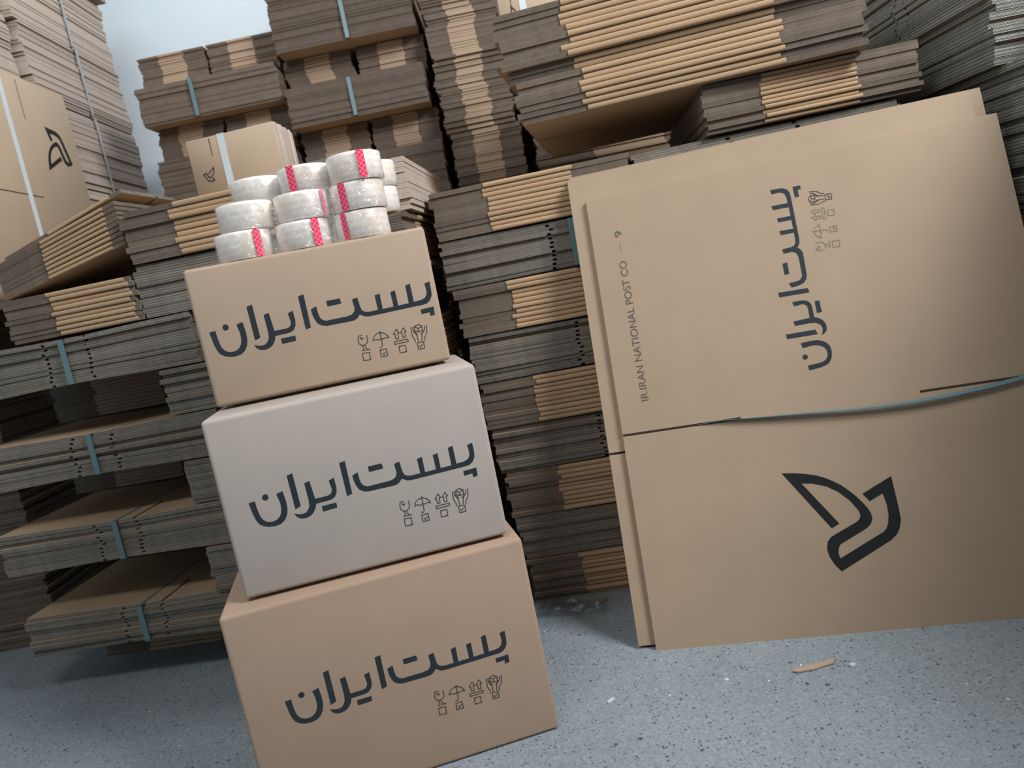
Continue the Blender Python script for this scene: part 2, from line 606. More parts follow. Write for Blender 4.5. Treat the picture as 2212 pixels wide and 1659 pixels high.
FAR = (M_FACE, M_EDGEL, M_FOLDL)
PALE = (M_SMALL, M_EDGEP, M_SMALL)


def lite(label, col, s0, z0, h, w, d, n, zones, dzones, dep=0.0, strap=None, seed=1, jit=0.0028, mats=FAR, group=None, yawj=0.0, strap_at=0.0):
    p0, e, n_ = frame(*col)
    c = p0 + e * (s0 + w / 2) + n_ * (dep + d / 2)
    root = thing('carton_bundle', label, 'cardboard bundle', (c.x, c.y, z0), col[1] + yawj, group)
    o = link('carton_sheets', lite_mesh(w, d, n, h / n, zones, dzones, seed, jit, mats), root)
    o['kind'] = 'stuff'
    if strap:
        o = link('strap', ring_mesh(-d / 2 - .008, d / 2 + .008, 0.002, h - 0.002, 0.012, 0.0012, 'y'), root)
        o.location = (strap_at, 0, 0)
        if strap == 'white':
            o.data.materials[0] = M_STRAPG
    return root


# ------------------------------------------------------------------ printed marks (flat ink, traced in millimetre-like units)
# traced in one plane, x to the reading direction, y up; anchors: A = top of the first letter, B = foot of the last letter's dots
WORD = [
    [(435, 968), (475, 955), (488, 1000), (503, 1040), (515, 1066), (532, 1085), (550, 1096), (572, 1100), (598, 1096), (622, 1084), (640, 1062), (648, 1036),
     (649, 1005), (641, 965), (615, 905), (655, 885), (680, 958), (689, 1005), (688, 1048), (675, 1085), (650, 1112), (612, 1128), (570, 1133), (535, 1128), (508, 1115), (488, 1092), (466, 1050)],
    [(543 + 21 * math.cos(a * math.pi / 9), 928 + 21 * math.sin(a * math.pi / 9)) for a in range(18)],
    [(682, 778), (718, 762), (777, 990), (742, 1012)],
    [(798, 830), (832, 815), (872, 940), (950, 921), (972, 911), (983, 893), (984, 872), (962, 812), (995, 793), (1013, 858), (1016, 895), (1006, 925), (988, 942), (962, 952),
     (880, 974), (876, 1008), (862, 1040), (840, 1062), (812, 1075), (780, 1078), (755, 1067), (735, 1043), (760, 1048), (788, 1047), (812, 1037), (828, 1016), (835, 990), (830, 950)],
    [(918, 993), (1015, 968), (1022, 1003), (928, 1030)],
    [(1030, 690), (1067, 675), (1122, 905), (1088, 922)],
    [(1120, 778), (1155, 755), (1170, 805), (1182, 832), (1200, 849), (1226, 855), (1375, 817), (1405, 803), (1421, 783), (1424, 758), (1405, 695), (1440, 680), (1462, 745), (1474, 768), (1492, 779),
     (1520, 780), (1590, 762), (1563, 660), (1597, 645), (1622, 755), (1700, 734), (1673, 632), (1705, 618), (1732, 726), (1808, 705), (1778, 580), (1810, 565), (1843, 694), (1895, 678),
     (1919, 664), (1932, 642), (1933, 615), (1915, 558), (1950, 543), (1966, 610), (1970, 645), (1959, 678), (1938, 700), (1910, 711), (1530, 810), (1496, 812), (1461, 799), (1446, 826),
     (1425, 843), (1395, 852), (1232, 890), (1196, 888), (1168, 875), (1146, 845), (1132, 815)],
    [(1225, 715), (1318, 692), (1330, 727), (1235, 752)],
    [(1893, 748), (1985, 722), (1998, 780), (1967, 790), (1960, 763), (1903, 780)],
]
W_A, W_B = (435, 968), (1998, 780)


def rect_line(a, b, c, d):
    return [a, b, c, d, a]


ICONS = {
    'glass': [[(1486, 950), (1460, 956), (1460, 990), (1470, 1010), (1488, 1019), (1508, 1015), (1522, 1000), (1525, 980), (1516, 945)], [(1478, 962), (1475, 973), (1494, 968), (1484, 985)],
              [(1490, 1019), (1502, 1043), (1490, 1056), (1545, 1045), (1518, 1040), (1506, 1016)], rect_line((1492, 1075), (1540, 1065), (1550, 1115), (1503, 1125))],
    'umbrella': [[(1562, 985), (1567, 955), (1585, 934), (1612, 924), (1640, 930), (1660, 944), (1670, 958), (1652, 956), (1634, 968), (1615, 966), (1600, 979), (1580, 973), (1562, 985)],
                 [(1605, 913), (1628, 1015), (1622, 1028), (1608, 1026)], rect_line((1612, 1047), (1655, 1036), (1667, 1083), (1622, 1094)), [(1630, 1066), (1640, 1078), (1652, 1055)]],
    'arrows': [[(1718, 897), (1738, 922), (1728, 925), (1737, 960), (1718, 965), (1709, 930), (1700, 932), (1718, 897)], [(1766, 884), (1786, 909), (1776, 912), (1785, 947), (1766, 952), (1757, 917), (1748, 919), (1766, 884)],
               rect_line((1708, 985), (1799, 961), (1804, 978), (1713, 1003)), rect_line((1741, 1016), (1784, 1006), (1795, 1050), (1751, 1061))],
    'hands': [[(1868, 857), (1893, 867), (1899, 893), (1872, 909), (1846, 900), (1841, 872), (1868, 857)], [(1843, 874), (1868, 884), (1896, 868)], [(1868, 884), (1872, 909)],
              [(1818, 880), (1830, 938), (1850, 965), (1856, 985)], [(1829, 877), (1838, 908), (1862, 932), (1875, 975)], [(1840, 903), (1856, 918), (1868, 930)], [(1925, 858), (1931, 912), (1916, 945), (1919, 970)],
              [(1913, 862), (1913, 893), (1897, 922), (1899, 970)], [(1905, 895), (1896, 910), (1889, 925)], rect_line((1866, 985), (1910, 975), (1920, 1020), (1877, 1031)), [(1882, 1003), (1891, 1016), (1905, 990)]],
}
I_A, I_B = (1503, 1125), (1920, 1020)
BIRD = [[(555, 765), (640, 760), (720, 761), (790, 768), (850, 782), (910, 805), (960, 830), (1010, 862), (1055, 898), (1105, 945), (1140, 985), (1160, 1020), (1167, 1050), (1160, 1085), (1140, 1112), (1110, 1138),
         (960, 1245), (946, 1275), (945, 1310), (958, 1346), (1210, 1162), (1240, 1142), (1260, 1115), (1271, 1075), (1273, 1020), (1262, 950), (1235, 872), (1150, 932), (1102, 882), (1290, 747), (1340, 975),
         (1352, 1045), (1347, 1100), (1328, 1150), (1285, 1198), (968, 1435), (920, 1390), (885, 1335), (869, 1285), (873, 1235), (893, 1202), (925, 1178), (1062, 1084), (1083, 1062), (1090, 1035), (1078, 1003),
         (1020, 935), (940, 877), (862, 843), (770, 828), (692, 831), (950, 1102), (900, 1138)]]
B_A, B_B = (555, 765), (968, 1435)


def sim2(a, b, A, B):
    """similarity that takes traced points a, b (y down) to face points A, B (y up)"""
    za, zb, ZA, ZB = complex(a[0], -a[1]), complex(b[0], -b[1]), complex(*A), complex(*B)
    m = (ZB - ZA) / (zb - za)
    return lambda p: ((lambda z: (z.real, z.imag))(ZA + m * (complex(p[0], -p[1]) - za)))


def ink_polys(name, polys, fn, to3, mt, parent):
    mb = MB()
    for p in polys:
        q = [fn(x) for x in p]
        area2 = sum(q[i][0] * q[(i + 1) % len(q)][1] - q[(i + 1) % len(q)][0] * q[i][1] for i in range(len(q)))
        if area2 < 0:
            q = q[::-1]
        mb.face([to3(*c) for c in q])
    return link(name, mb.mesh(name, [mt], merge=False), parent)


def ink_lines(name, lines, fn, to3, mt, parent, w=0.0013):
    mb = MB()
    for ln in lines:
        q = [Vector(fn(x)) for x in ln]
        closed = (q[0] - q[-1]).length < 1e-6
        if closed:
            q = q[:-1]
        m = len(q)
        off = []
        for i in range(m):
            a = q[i - 1] if (closed or i > 0) else None
            b = q[(i + 1) % m] if (closed or i < m - 1) else None
            d1 = (q[i] - a).normalized() if a is not None else (b - q[i]).normalized()
            d2 = (b - q[i]).normalized() if b is not None else d1
            t = d1 + d2
            t = t.normalized() if t.length > 1e-6 else d1
            nn = Vector((-t.y, t.x))
            k = max(0.45, abs(nn.dot(Vector((-d1.y, d1.x)))))
            off.append(nn * (w / 2 / k))
        for i in range(m if closed else m - 1):
            j = (i + 1) % m
            mb.face([to3(*(q[i] - off[i])), to3(*(q[j] - off[j])), to3(*(q[j] + off[j])), to3(*(q[i] + off[i]))])
    return link(name, mb.mesh(name, [mt], merge=False), parent)


# ------------------------------------------------------------------ the setting
def slab(name, x0, x1, y0, y1, z0, z1, m):
    mb = MB()
    mb.box(x0, x1, y0, y1, z0, z1)
    o = link(name, mb.mesh(name, [m]))
    o['kind'] = 'structure'
    return o


slab('floor', -3.2, 3.2, -3.5, 3.4, -0.12, 0.0, M_FLOOR)
slab('wall_back', -3.2, 3.2, 3.3, 3.42, 0.0, 3.6, M_WALL)
slab('wall_left', -3.2, -3.08, -3.5, 3.3, 0.0, 3.6, M_WALL)
slab('wall_front', -3.2, 3.2, -3.62, -3.5, 0.0, 3.6, M_WALL)
slab('wall_right', 3.08, 3.2, -3.5, 3.3, 0.0, 3.6, M_WALL)


# ------------------------------------------------------------------ the three printed boxes of the tower
def rounded_box(mb_name, x0, x1, y0, y1, z0, z1, r, mt, seg=3):
    bm = bmesh.new()
    bmesh.ops.create_cube(bm, size=1)
    for v in bm.verts:
        v.co = Vector(((x0 + x1) / 2 + v.co.x * (x1 - x0), (y0 + y1) / 2 + v.co.y * (y1 - y0), (z0 + z1) / 2 + v.co.z * (z1 - z0)))
    bmesh.ops.bevel(bm, geom=list(bm.edges), offset=r, segments=seg, affect='EDGES', profile=0.5)
    me = bpy.data.meshes.new(mb_name)
    bm.to_mesh(me)
    bm.free()
    me.materials.append(mt)
    me.polygons.foreach_set('use_smooth', [True] * len(me.polygons))
    try:
        me.set_sharp_from_angle(angle=math.radians(50))
    except Exception:
        pass
    return me


def tower_box(label, x, y, yaw, w, h, dep, z0, mt, pa, pb, ia, ib, gap):
    root = thing('cardboard_box', label, 'box', (x, y, z0), yaw, 'boxes of the printed tower')
    tf = 0.005
    link('box_body', rounded_box('box_body', 0, w, 0, dep, gap, h - 0.0002, 0.0065, mt), root)
    if gap > 0.003:
        link('bottom_flap', rounded_box('bottom_flap', 0.02, w - 0.02, 0.03, dep - 0.01, 0.0004, gap + 0.002, 0.0008, mt, 1), root)
    # closed flaps on top: two major flaps meeting in a seam along the middle
    for a, b in ((0.006, dep / 2 - 0.001), (dep / 2 + 0.001, dep - 0.006)):
        link('top_flap', rounded_box('top_flap', 0.006, w - 0.006, a, b, h - 0.004, h, 0.0012, mt, 2), root)
    to3 = lambda u, v: (u, -0.0004, v)
    ink_polys('printed_word', WORD, sim2(W_A, W_B, pa, pb), to3, M_INK, root)
    fi = sim2(I_A, I_B, ia, ib)
    for k, ls in ICONS.items():
        ink_lines('handling_symbol', ls, fi, to3, M_INK_LINE, root)
    return root


BOXG = 0.0055
tower_box('large brown box with dark printed word, bottom of the tower, standing on the concrete', -0.5106, 1.1063, 0.2008, 0.4864, 0.3475, 0.33, 0.0, M_BOX_BROWN, (0.065, 0.189), (0.425, 0.144), (0.294, 0.090), (0.396, 0.089), 0.001)
tower_box('pale greyish box with dark printed word, in the middle of the three-box tower', -0.4803, 1.1492, 0.1627, 0.4320, 0.2974, 0.26, 0.3475, M_BOX_PALE, (0.041, 0.157), (0.401, 0.115), (0.269, 0.061), (0.370, 0.061), BOXG)
tower_box('small tan box with dark printed word, top of the tower under the tape rolls', -0.4926, 1.2579, 0.1378, 0.4005, 0.2374, 0.23, 0.6449, M_BOX_TAN, (0.019, 0.131), (0.389, 0.087), (0.254, 0.034), (0.360, 0.034), BOXG)
TOPZ = 0.6449 + 0.2374
TB, TE, TN = frame((-0.4926, 1.2579, 0), 0.1378)


# ------------------------------------------------------------------ clear packing tape rolls
def lathe(profile, seg=40, uvr=None, a0=0.0, a1=2 * math.pi):
    mb = MB()
    for i in range(seg):
        p, q = a0 + (a1 - a0) * i / seg, a0 + (a1 - a0) * (i + 1) / seg
        for (r0, z0), (r1, z1) in zip(profile, profile[1:]):
            rr = uvr or r0
            mb.face([(r0 * math.cos(p), r0 * math.sin(p), z0), (r0 * math.cos(q), r0 * math.sin(q), z0), (r1 * math.cos(q), r1 * math.sin(q), z1), (r1 * math.cos(p), r1 * math.sin(p), z1)],
                    0, [(p * rr, z0), (q * rr, z0), (q * rr, z1), (p * rr, z1)])
    return mb


RR, RH = 0.0470, 0.0475
me_wind = lathe([(0.0385, 0.0015), (RR - 0.003, 0.0005), (RR - 0.0008, 0.002), (RR - 0.0006, RH - 0.002), (RR - 0.003, RH - 0.0005), (0.0385, RH - 0.0015), (0.0385, 0.0015)], 40, RR).mesh('winding', [M_WIND], smooth=True)
me_core = lathe([(0.0350, 0.001), (0.0384, 0.001), (0.0384, RH - 0.001), (0.0350, RH - 0.001), (0.0350, 0.001)], 40).mesh('core', [M_CORE])
_fb = []
for me_ in range(9):
    v = me_ / 8
    _fb.append((RR + 0.0006 * math.sin(v * 9.0), 0.0015 + v * (RH - 0.003)))
me_film = lathe([(0.012, 0.0012), (RR - 0.004, 0.0006)] + _fb + [(RR - 0.004, RH - 0.0004), (0.030, RH - 0.0016), (0.012, RH - 0.003)], 40).mesh('wrap_film', [M_FILM], smooth=True)


def strip_mesh(ang, w):
    da = w / RR
    return lathe([(RR + 0.0033, 0.001), (RR + 0.0035, RH / 2), (RR + 0.0033, RH - 0.001)], 5, RR, ang - da / 2, ang + da / 2).mesh('tear_strip', [M_RED], smooth=True)


def roll(label, u, v, layer, rot, strip=None, sw=0.0125, slant=0.0):
    p = TB + TE * u + TN * v
    root = thing('tape_roll', label, 'tape roll', (p.x, p.y, TOPZ + layer * (RH + 0.0003)), 0.1378, 'clear tape rolls on the tower')
    for nm, me in (('core', me_core), ('winding', me_wind), ('wrap_film', me_film)):
        o = link(nm, me, root)
        if nm != 'core':
            o.rotation_euler = (0, 0, rot)
    if strip is not None:
        link('tear_strip', strip_mesh(-math.pi / 2 + strip, sw), root)
    # gathered end of the film
    mb = MB()
    a = rot * 1.3
    for i in range(5):
        b = a + i * 1.25
        r = 0.010 + 0.004 * (i % 2)
        mb.face([(0, 0, RH - 0.0035), (r * math.cos(b), r * math.sin(b), RH - 0.0028), (r * math.cos(b + .9), r * math.sin(b + .9), RH - 0.0022)])
    link('film_end', mb.mesh('film_end', [M_FILM], merge=False), root)
    return root


rows = ['bottom', 'middle', 'top']
# (layer, column) -> du, dv, strip angle, strip width
R = {(0, 0): (0.000, 0.000, 0.62, 0.0125), (0, 1): (0.000, 0.002, 0.52, 0.0125), (0, 2): (0.002, 0.0, -0.62, 0.0105),
     (1, 0): (-0.004, 0.001, None, 0), (1, 1): (-0.001, 0.003, 0.86, 0.006), (1, 2): (0.001, 0.002, -0.52, 0.0125),
     (2, 0): (0.006, 0.004, None, 0), (2, 1): (0.004, 0.003, -0.42, 0.0125), (2, 2): (0.002, 0.004, 0.25, 0.0125)}
txt = {(0, 0): 'end roll of the bottom row of clear tape, above the round dotted letter, red strip',
       (0, 1): 'clear tape roll in the middle of the bottom row, with red tear strip',
       (0, 2): 'clear tape roll in the bottom row nearest the dark flat cartons, glossy crumpled film',
       (1, 0): 'unmarked clear tape roll ending the middle row, above the round dotted letter',
       (1, 1): 'clear tape roll at the centre of the stack with a thin red strip',
       (1, 2): 'glossy clear tape roll in the middle row, beside the two rolls behind',
       (2, 0): 'unmarked clear tape roll ending the uppermost row, before the thick tan-folded bundle',
       (2, 1): 'uppermost middle roll of clear tape with red tear strip, below the small white-strapped bundle',
       (2, 2): 'highest clear tape roll of the stack, red strip and wrinkled film'}
ROWS = {0: ((0.099, 0.052), 0.1005, 0.0), 1: ((0.1105, 0.062), 0.0968, -0.06), 2: ((0.132, 0.128), 0.0968, -0.42)}
centres = {}
for (l, c), (du, dv, st, sw) in R.items():
    (u0, v0), pitch, ang = ROWS[l]
    u, v = u0 + pitch * c * math.cos(ang), v0 + pitch * c * math.sin(ang)
    centres[(l, c)] = (u, v)
    roll(txt[(l, c)], u, v, l, 0.7 * l + 1.9 * c, st, sw)
roll('clear tape roll under the two rear rolls, mostly hidden by the stack before it', 0.292, 0.156, 0, 0.4)
roll('lower of the two pinkish clear tape rolls standing behind the front stack', 0.330, 0.158, 1, 2.0)
roll('upper of the two clear tape rolls behind the front stack, film tip sticking out', 0.334, 0.161, 2, 4.1)


def row_film(label, l):
    """shrink film drawn round one row: follows the roll fronts and dips into the valleys between them"""
    pts = []
    cs = [centres[(l, c)] for c in range(3)]
    r = RR + 0.0022
    (u0, v0), pitch, ang = ROWS[l]
    for c in range(3):
        lo, hi = (-160 if c == 0 else -128), (-20 if c == 2 else -52)
        for k in range(15):
            a = math.radians(lo + (hi - lo) * k / 14) + ang
            pts.append((cs[c][0] + r * math.cos(a), cs[c][1] + r * math.sin(a)))
    mb = MB()
    hs = [0.0008, 0.010, 0.024, 0.038, RH - 0.0008]
    rnd = random.Random(40 + l)
    grid = []
    for i, (u, v) in enumerate(pts):
        col = []
        for j, h in enumerate(hs):
            e = 0.0005 * rnd.random() + 0.0007 * math.sin(i * 0.9 + j * 1.7)
            p = TB + TE * u + TN * (v - abs(e)) + Vector((0, 0, TOPZ + l * (RH + 0.0003) + h))
            col.append(p)
        grid.append(col)
    for i in range(len(pts) - 1):
        for j in range(len(hs) - 1):
            mb.face([grid[i][j], grid[i + 1][j], grid[i + 1][j + 1], grid[i][j + 1]])
    o = link('shrink_film', mb.mesh('shrink_film', [M_SHRINK], smooth=True))
    return tag(o, label, 'plastic film', 'shrink films round the tape rolls')


row_film('clear shrink film across the bottom row of tape rolls', 0)
row_film('clear shrink film across the middle row of tape rolls', 1)
row_film('clear shrink film across the uppermost row of tape rolls', 2)


# ------------------------------------------------------------------ leaning bundle of large flattened cartons
LB = thing('leaning_carton_bundle', 'tall bundle of large flattened cartons with bird emblem, leaning on the stacks', 'cardboard bundle')
LB.matrix_world = Matrix.Translation((0.1774, 1.3953, 0.0)) @ Matrix.Rotation(-0.2073, 4, 'Z') @ Matrix.Rotation(-0.2789, 4, 'X')


def panel_mesh(x0, x1, z0, z1, zs, f, y0, th, bow=0.0):
    """one flattened carton seen flat: two plies, flap slots cut in from both ends at height zs, the outer ply rounded at the edges"""
    mb = MB()
    xs = [x0, x0 + f, x1 - f, x1]
    xs = [x0, x0 + f * .5, x0 + f, (x0 + x1) / 2, x1 - f, x1 - f * .5, x1]
    sl = 0.0024
    zsr = [z0, z0 + 0.01, zs - 0.06, zs - sl, zs + sl, zs + 0.06, z1 - 0.01, z1]
    tp = th * 0.46

    def solid(i, j):
        if i < 0 or j < 0 or i >= len(xs) - 1 or j >= len(zsr) - 1:
            return False
        return not (j == 3 and (i in (0, 1, 4, 5)))

    def yb(x, z):
        return bow * math.exp(-((z - zs) / 0.05) ** 2) * (1.0 if x < x0 + f + 0.01 or x > x1 - f - 0.01 else 0.3)
    for ply in (0, 1):
        ya = y0 + (0 if ply == 0 else th * 0.52)
        yc = ya + tp
        for i in range(len(xs) - 1):
            for j in range(len(zsr) - 1):
                if not solid(i, j):
                    continue
                q = [(xs[i], zsr[j]), (xs[i + 1], zsr[j]), (xs[i + 1], zsr[j + 1]), (xs[i], zsr[j + 1])]
                mb.face([(x, ya + yb(x, z), z) for x, z in q], 0)
                mb.face([(x, yc + yb(x, z), z) for x, z in reversed(q)], 0)
                for di, dj, (p, r) in ((0, -1, (q[0], q[1])), (1, 0, (q[1], q[2])), (0, 1, (q[2], q[3])), (-1, 0, (q[3], q[0]))):
                    if solid(i + di, j + dj):
                        continue
                    u0, u1 = (p[0], r[0]) if dj else (p[1], r[1])
                    mi = 1
                    if dj and (j == 0 or j == len(zsr) - 2) and 1 < i < 4:
                        mi = 0
                    mb.face([(r[0], ya + yb(*r), r[1]), (p[0], ya + yb(*p), p[1]), (p[0], yc + yb(*p), p[1]), (r[0], yc + yb(*r), r[1])], mi,
                            [(u1, 0), (u0, 0), (u0, 1), (u1, 1)])
    return mb.mesh('carton_sheet', [M_LEAN, M_EDGEP])


link('carton_sheet', panel_mesh(0.0, 0.800, 0.0, 0.934, 0.4272, 0.235, 0.0, 0.009), LB)
link('carton_sheet', panel_mesh(-0.034, 0.768, 0.010, 0.990, 0.394, 0.235, 0.0096, 0.009), LB)
link('carton_sheet', panel_mesh(-0.030, 0.790, 0.012, 0.999, 0.394, 0.235, 0.0192, 0.009), LB)
link('carton_sheet', panel_mesh(-0.028, 0.784, 0.014, 0.985, 0.40, 0.235, 0.0288, 0.009), LB)
to3 = lambda u, v: (u, -0.0005, v)
ink_polys('printed_word', WORD, sim2(W_A, W_B, (0.378, 0.500), (0.427, 0.871)), to3, M_INK, LB)
fi = sim2(I_A, I_B, (0.478, 0.733), (0.481, 0.842))
for k, ls in ICONS.items():
    ink_lines('handling_symbol', ls, fi, to3, M_INK_LINE if k == 'hands' else M_INK_FADE, LB, 0.0013)
ink_polys('bird_emblem', BIRD, sim2(B_A, B_B, (0.292, 0.310), (0.367, 0.114)), to3, M_INK_DK, LB)


def text_mesh(body, x, v0, v1, mt, parent, name):
    cu = bpy.data.curves.new(name, 'FONT')
    cu.body = body
    cu.size = 1.0
    tmp = bpy.data.objects.new(name, cu)
    COL.objects.link(tmp)
    bpy.context.view_layer.update()
    me = bpy.data.meshes.new_from_object(tmp.evaluated_get(bpy.context.evaluated_depsgraph_get()))
    bpy.data.objects.remove(tmp)
    xs = [p.co.x for p in me.vertices]
    a, b = min(xs), max(xs)
    s = (v1 - v0) / (b - a)
    for p in me.vertices:
        px, py = (p.co.x - a) * s, p.co.y * min(s, 0.0215)
        p.co = (x - py, -0.0005, v0 + px)
    me.materials.clear()
    me.materials.append(mt)
    me.flip_normals() if me.polygons and me.polygons[0].normal.y > 0 else None
    return link(name, me, parent)


text_mesh('IR.IRAN NATIONAL POST CO', 0.0635, 0.491, 0.788, M_INK_TXT, LB, 'printed_text')
text_mesh('9', 0.0635, 0.841, 0.854, M_INK_TXT, LB, 'printed_text')
text_mesh('...', 0.0575, 0.812, 0.828, M_INK_FADE, LB, 'printed_text')


# loose strap coming out of the slot and bowing over the sheet
def ribbon(name, pts, widths, th, mt, parent):
    mb = MB()
    fr = []
    for (p, wv) in zip(pts, widths):
        fr.append((Vector(p), Vector(wv)))
    for (p, a), (q, b) in zip(fr, fr[1:]):
        t = (q - p).normalized()
        na, nb = t.cross(a).normalized() * th, t.cross(b).normalized() * th
        A = [p - a / 2 - na, p + a / 2 - na, p + a / 2 + na, p - a / 2 + na]
        B = [q - b / 2 - nb, q + b / 2 - nb, q + b / 2 + nb, q - b / 2 + nb]
        for i in range(4):
            j = (i + 1) % 4
            mb.face([A[i], A[j], B[j], B[i]])
    me = mb.mesh(name, [mt])
    bm = bmesh.new()
    bm.from_mesh(me)
    bmesh.ops.recalc_face_normals(bm, faces=bm.faces)
    bm.to_mesh(me)
    bm.free()
    return link(name, me, parent)


sp = [(0.150, 0.4272, 0.004), (0.196, 0.4285, -0.001), (0.240, 0.4255, -0.004), (0.300, 0.4215, -0.0065), (0.364, 0.4175, -0.008), (0.430, 0.4130, -0.0095), (0.490, 0.4105, -0.0105), (0.555, 0.4098, -0.011),
      (0.613, 0.4120, -0.011), (0.680, 0.4175, -0.0105), (0.743, 0.4255, -0.0095), (0.800, 0.4350, -0.007), (0.830, 0.4420, 0.006)]
ws = []
for i, p in enumerate(sp):
    k = min(1.0, max(0.0, (i - 2) / 9))
    ang = math.radians(4 + 44 * k)
    ws.append((0, 0.011 * math.cos(ang), 0.011 * math.sin(ang)))
ribbon('strap', [(x, y, z) for x, z, y in sp], ws, 0.0006, M_STRAP, LB)

# ------------------------------------------------------------------ the near stacks of strapped bundles
S5 = (0.35, 0.25, 0.125, 0.20, 0.125)
CL = ((-0.9, 1.68, 0.0), -0.12)      # front line of the near-left stack
CM = ((-0.03, 1.728, 0.0), -0.12)     # front line of the stack behind the leaning bundle
G_L, G_M = 'end-on bundles of the dim stack beside the tower', 'bundles of the stack behind the leaning cartons'
LZ = [(0.108, 0.096), (0.311, 0.099), (0.513, 0.102), (0.721, 0.111)]
names_l = ['lowest jutting bundle with blue strap, overhanging the shaded floor', 'jutting strapped bundle next above the lowest one, ragged cut ends',
           'jutting strapped bundle third up from the floor', 'topmost jutting strapped bundle, right under the tan-edged bundle']
for i, (z, h) in enumerate(LZ):
    nm = names_l[i].replace('right under', 'directly under')
    bundle(nm, CL, -0.34 - 0.004 * i, z, h, (0.35, 0.25, 0.125, 0.20, 0.125), 10, False, 0.0, True, 0.10, 0.003, group=G_L, strap_at=0.0)
RZ = [(0.0, 0.107), (0.207, 0.101), (0.412, 0.098), (0.617, 0.101), (0.834, 0.112)]
names_r = ['dim bundle on the floor tucked behind the brown box', 'recessed dim bundle behind the pale box, second from the floor', 'dim bundle half hidden behind the pale box at mid height',
           'dim bundle with tan folds beside the tan box bottom corner', 'dark greenish bundle behind the tan box, tan folds peeking past its top corner']
for i, (z, h) in enumerate(RZ):
    bundle(names_r[i], CL, 0.150, z, h, (0.35, 0.25, 0.125, 0.20, 0.125), 10, False, 0.0, False, 0.0, 0.003, group='dim bundles behind the box tower')
# right-hand neighbours in the odd layers, only slivers of them show past the tower
for i, (z, h) in enumerate([(0.109, 0.096), (0.310, 0.099), (0.512, 0.102), (0.720, 0.111)]):
    lite('sliver of a shaded bundle in the gap past the tower, %s' % ['nearest the floor', 'beside the brown box top', 'beside the pale box', 'beside the tan box'][i], CL, 0.275, z, h, 0.45, 0.42, 10,
         [(0.125, 'e'), (0.2, 'f'), (0.125, 'e')], [(0.42, 'e')], 0.05, None, 31 + i, 0.003, FAR, 'slivers of bundles past the tower')
# set-back bundles seen in the dark gaps between the jutting ones
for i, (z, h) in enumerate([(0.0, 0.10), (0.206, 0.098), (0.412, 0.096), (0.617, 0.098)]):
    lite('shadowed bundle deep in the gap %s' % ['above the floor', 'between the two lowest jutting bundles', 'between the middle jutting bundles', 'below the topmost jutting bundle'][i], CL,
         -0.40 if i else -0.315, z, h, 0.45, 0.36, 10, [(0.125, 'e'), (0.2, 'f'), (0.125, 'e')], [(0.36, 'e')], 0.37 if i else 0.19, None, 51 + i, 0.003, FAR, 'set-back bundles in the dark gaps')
# second layer: flush bundle with tan folds, then the thick one above it
bundle('flat bundle with tan folded edges resting on the topmost jutting bundle', CL, -0.168, 0.834, 0.096, (0.33, 0.25, 0.012, 0.185, 0.115), 9, True, -0.004, False, 0, 0.003)
bundle('thick bundle of tan folded edges beside the tape rolls, below the small strapped bundle', CL, 0.156, 0.950, 0.110, (0.35, 0.25, 0.115, 0.225, 0.115), 9, True, -0.006, False, 0, 0.004)
lite('narrow bundle behind the tape rolls showing pale ragged side edges', CL, 0.630, 0.950, 0.108, 0.137, 0.40, 10, [(0.137, 'e')], [(0.40, 'e')], 0.03, None, 71, 0.0016, (M_FACE, M_EDGEP, M_FOLD))
# tilted bundle fanned against the thick one
tp0, te, tn = frame(*CL)
TL = thing('carton_bundle', 'tilted bundle of fanned tan sheets propped against the thick bundle', 'cardboard bundle', tuple(tp0 + te * (-0.165) + tn * 0.01 + Vector((0, 0, 0.931))), CL[1])
for k in range(9):
    me = sheet_mesh(0.20, 0.14, 0.030, 0.165, 0.120, 0.0085)
    o = link('carton_sheet', me, TL)
    a = math.radians(12.0 + 0.35 * k)
    zz = 0.002 + 0.0088 * k
    # pivot at the low end; the sheets stand with their folds facing the camera
    o.matrix_local = Matrix.Translation((0.0, 0.0, zz)) @ Matrix.Rotation(-a, 4, 'Y') @ Matrix.Translation((0.1575, 0.17 + random.gauss(0, .002), 0)) @ Matrix.Rotation(math.pi / 2, 4, 'Z')
o = link('loose_sheet', sheet_mesh(0.20, 0.14, 0.030, 0.165, 0.120, 0.0085), TL)
o.matrix_local = Matrix.Translation((0.010, 0.0, 0.083)) @ Matrix.Rotation(-math.radians(16.5), 4, 'Y') @ Matrix.Translation((0.1675, 0.18, 0)) @ Matrix.Rotation(math.pi / 2, 4, 'Z')

# stack behind the leaning bundle
zz = 0.0
mz = [(0.0, .105), (0.107, .106), (0.215, .107), (0.324, .107), (0.433, .108), (0.543, .109), (0.654, .110), (0.766, .109), (0.877, .108)]
nm_m = ['lowest tan-folded bundle on the floor between tower and leaning cartons', 'second bundle from the floor, grey cut ends beside the brown box', 'third bundle from the floor with dull tan folds',
        'fourth bundle from the floor, grey ends with dotted slots', 'fifth bundle from the floor, tan folds beside the pale box', 'sixth bundle from the floor, grey ends with dotted slots above tan folds',
        'seventh bundle from the floor with tan folds beside the tan box', 'eighth bundle from the floor, dotted slots and blue-green strap at its edge', 'bright tan-folded bundle topping the stack beside the tape rolls']
for i, (z, h) in enumerate(mz):
    s = -0.012 - 0.008 * i if i < 7 else -0.072
    bundle(nm_m[i], CM, s, z, h, (0.35, 0.25, 0.125, 0.20, 0.125), 10 if i % 2 == 0 else 11, i % 2 == 0, 0.0, i % 2 == 1, 0.05 if i % 2 else 0.0, 0.0035, group=G_M)
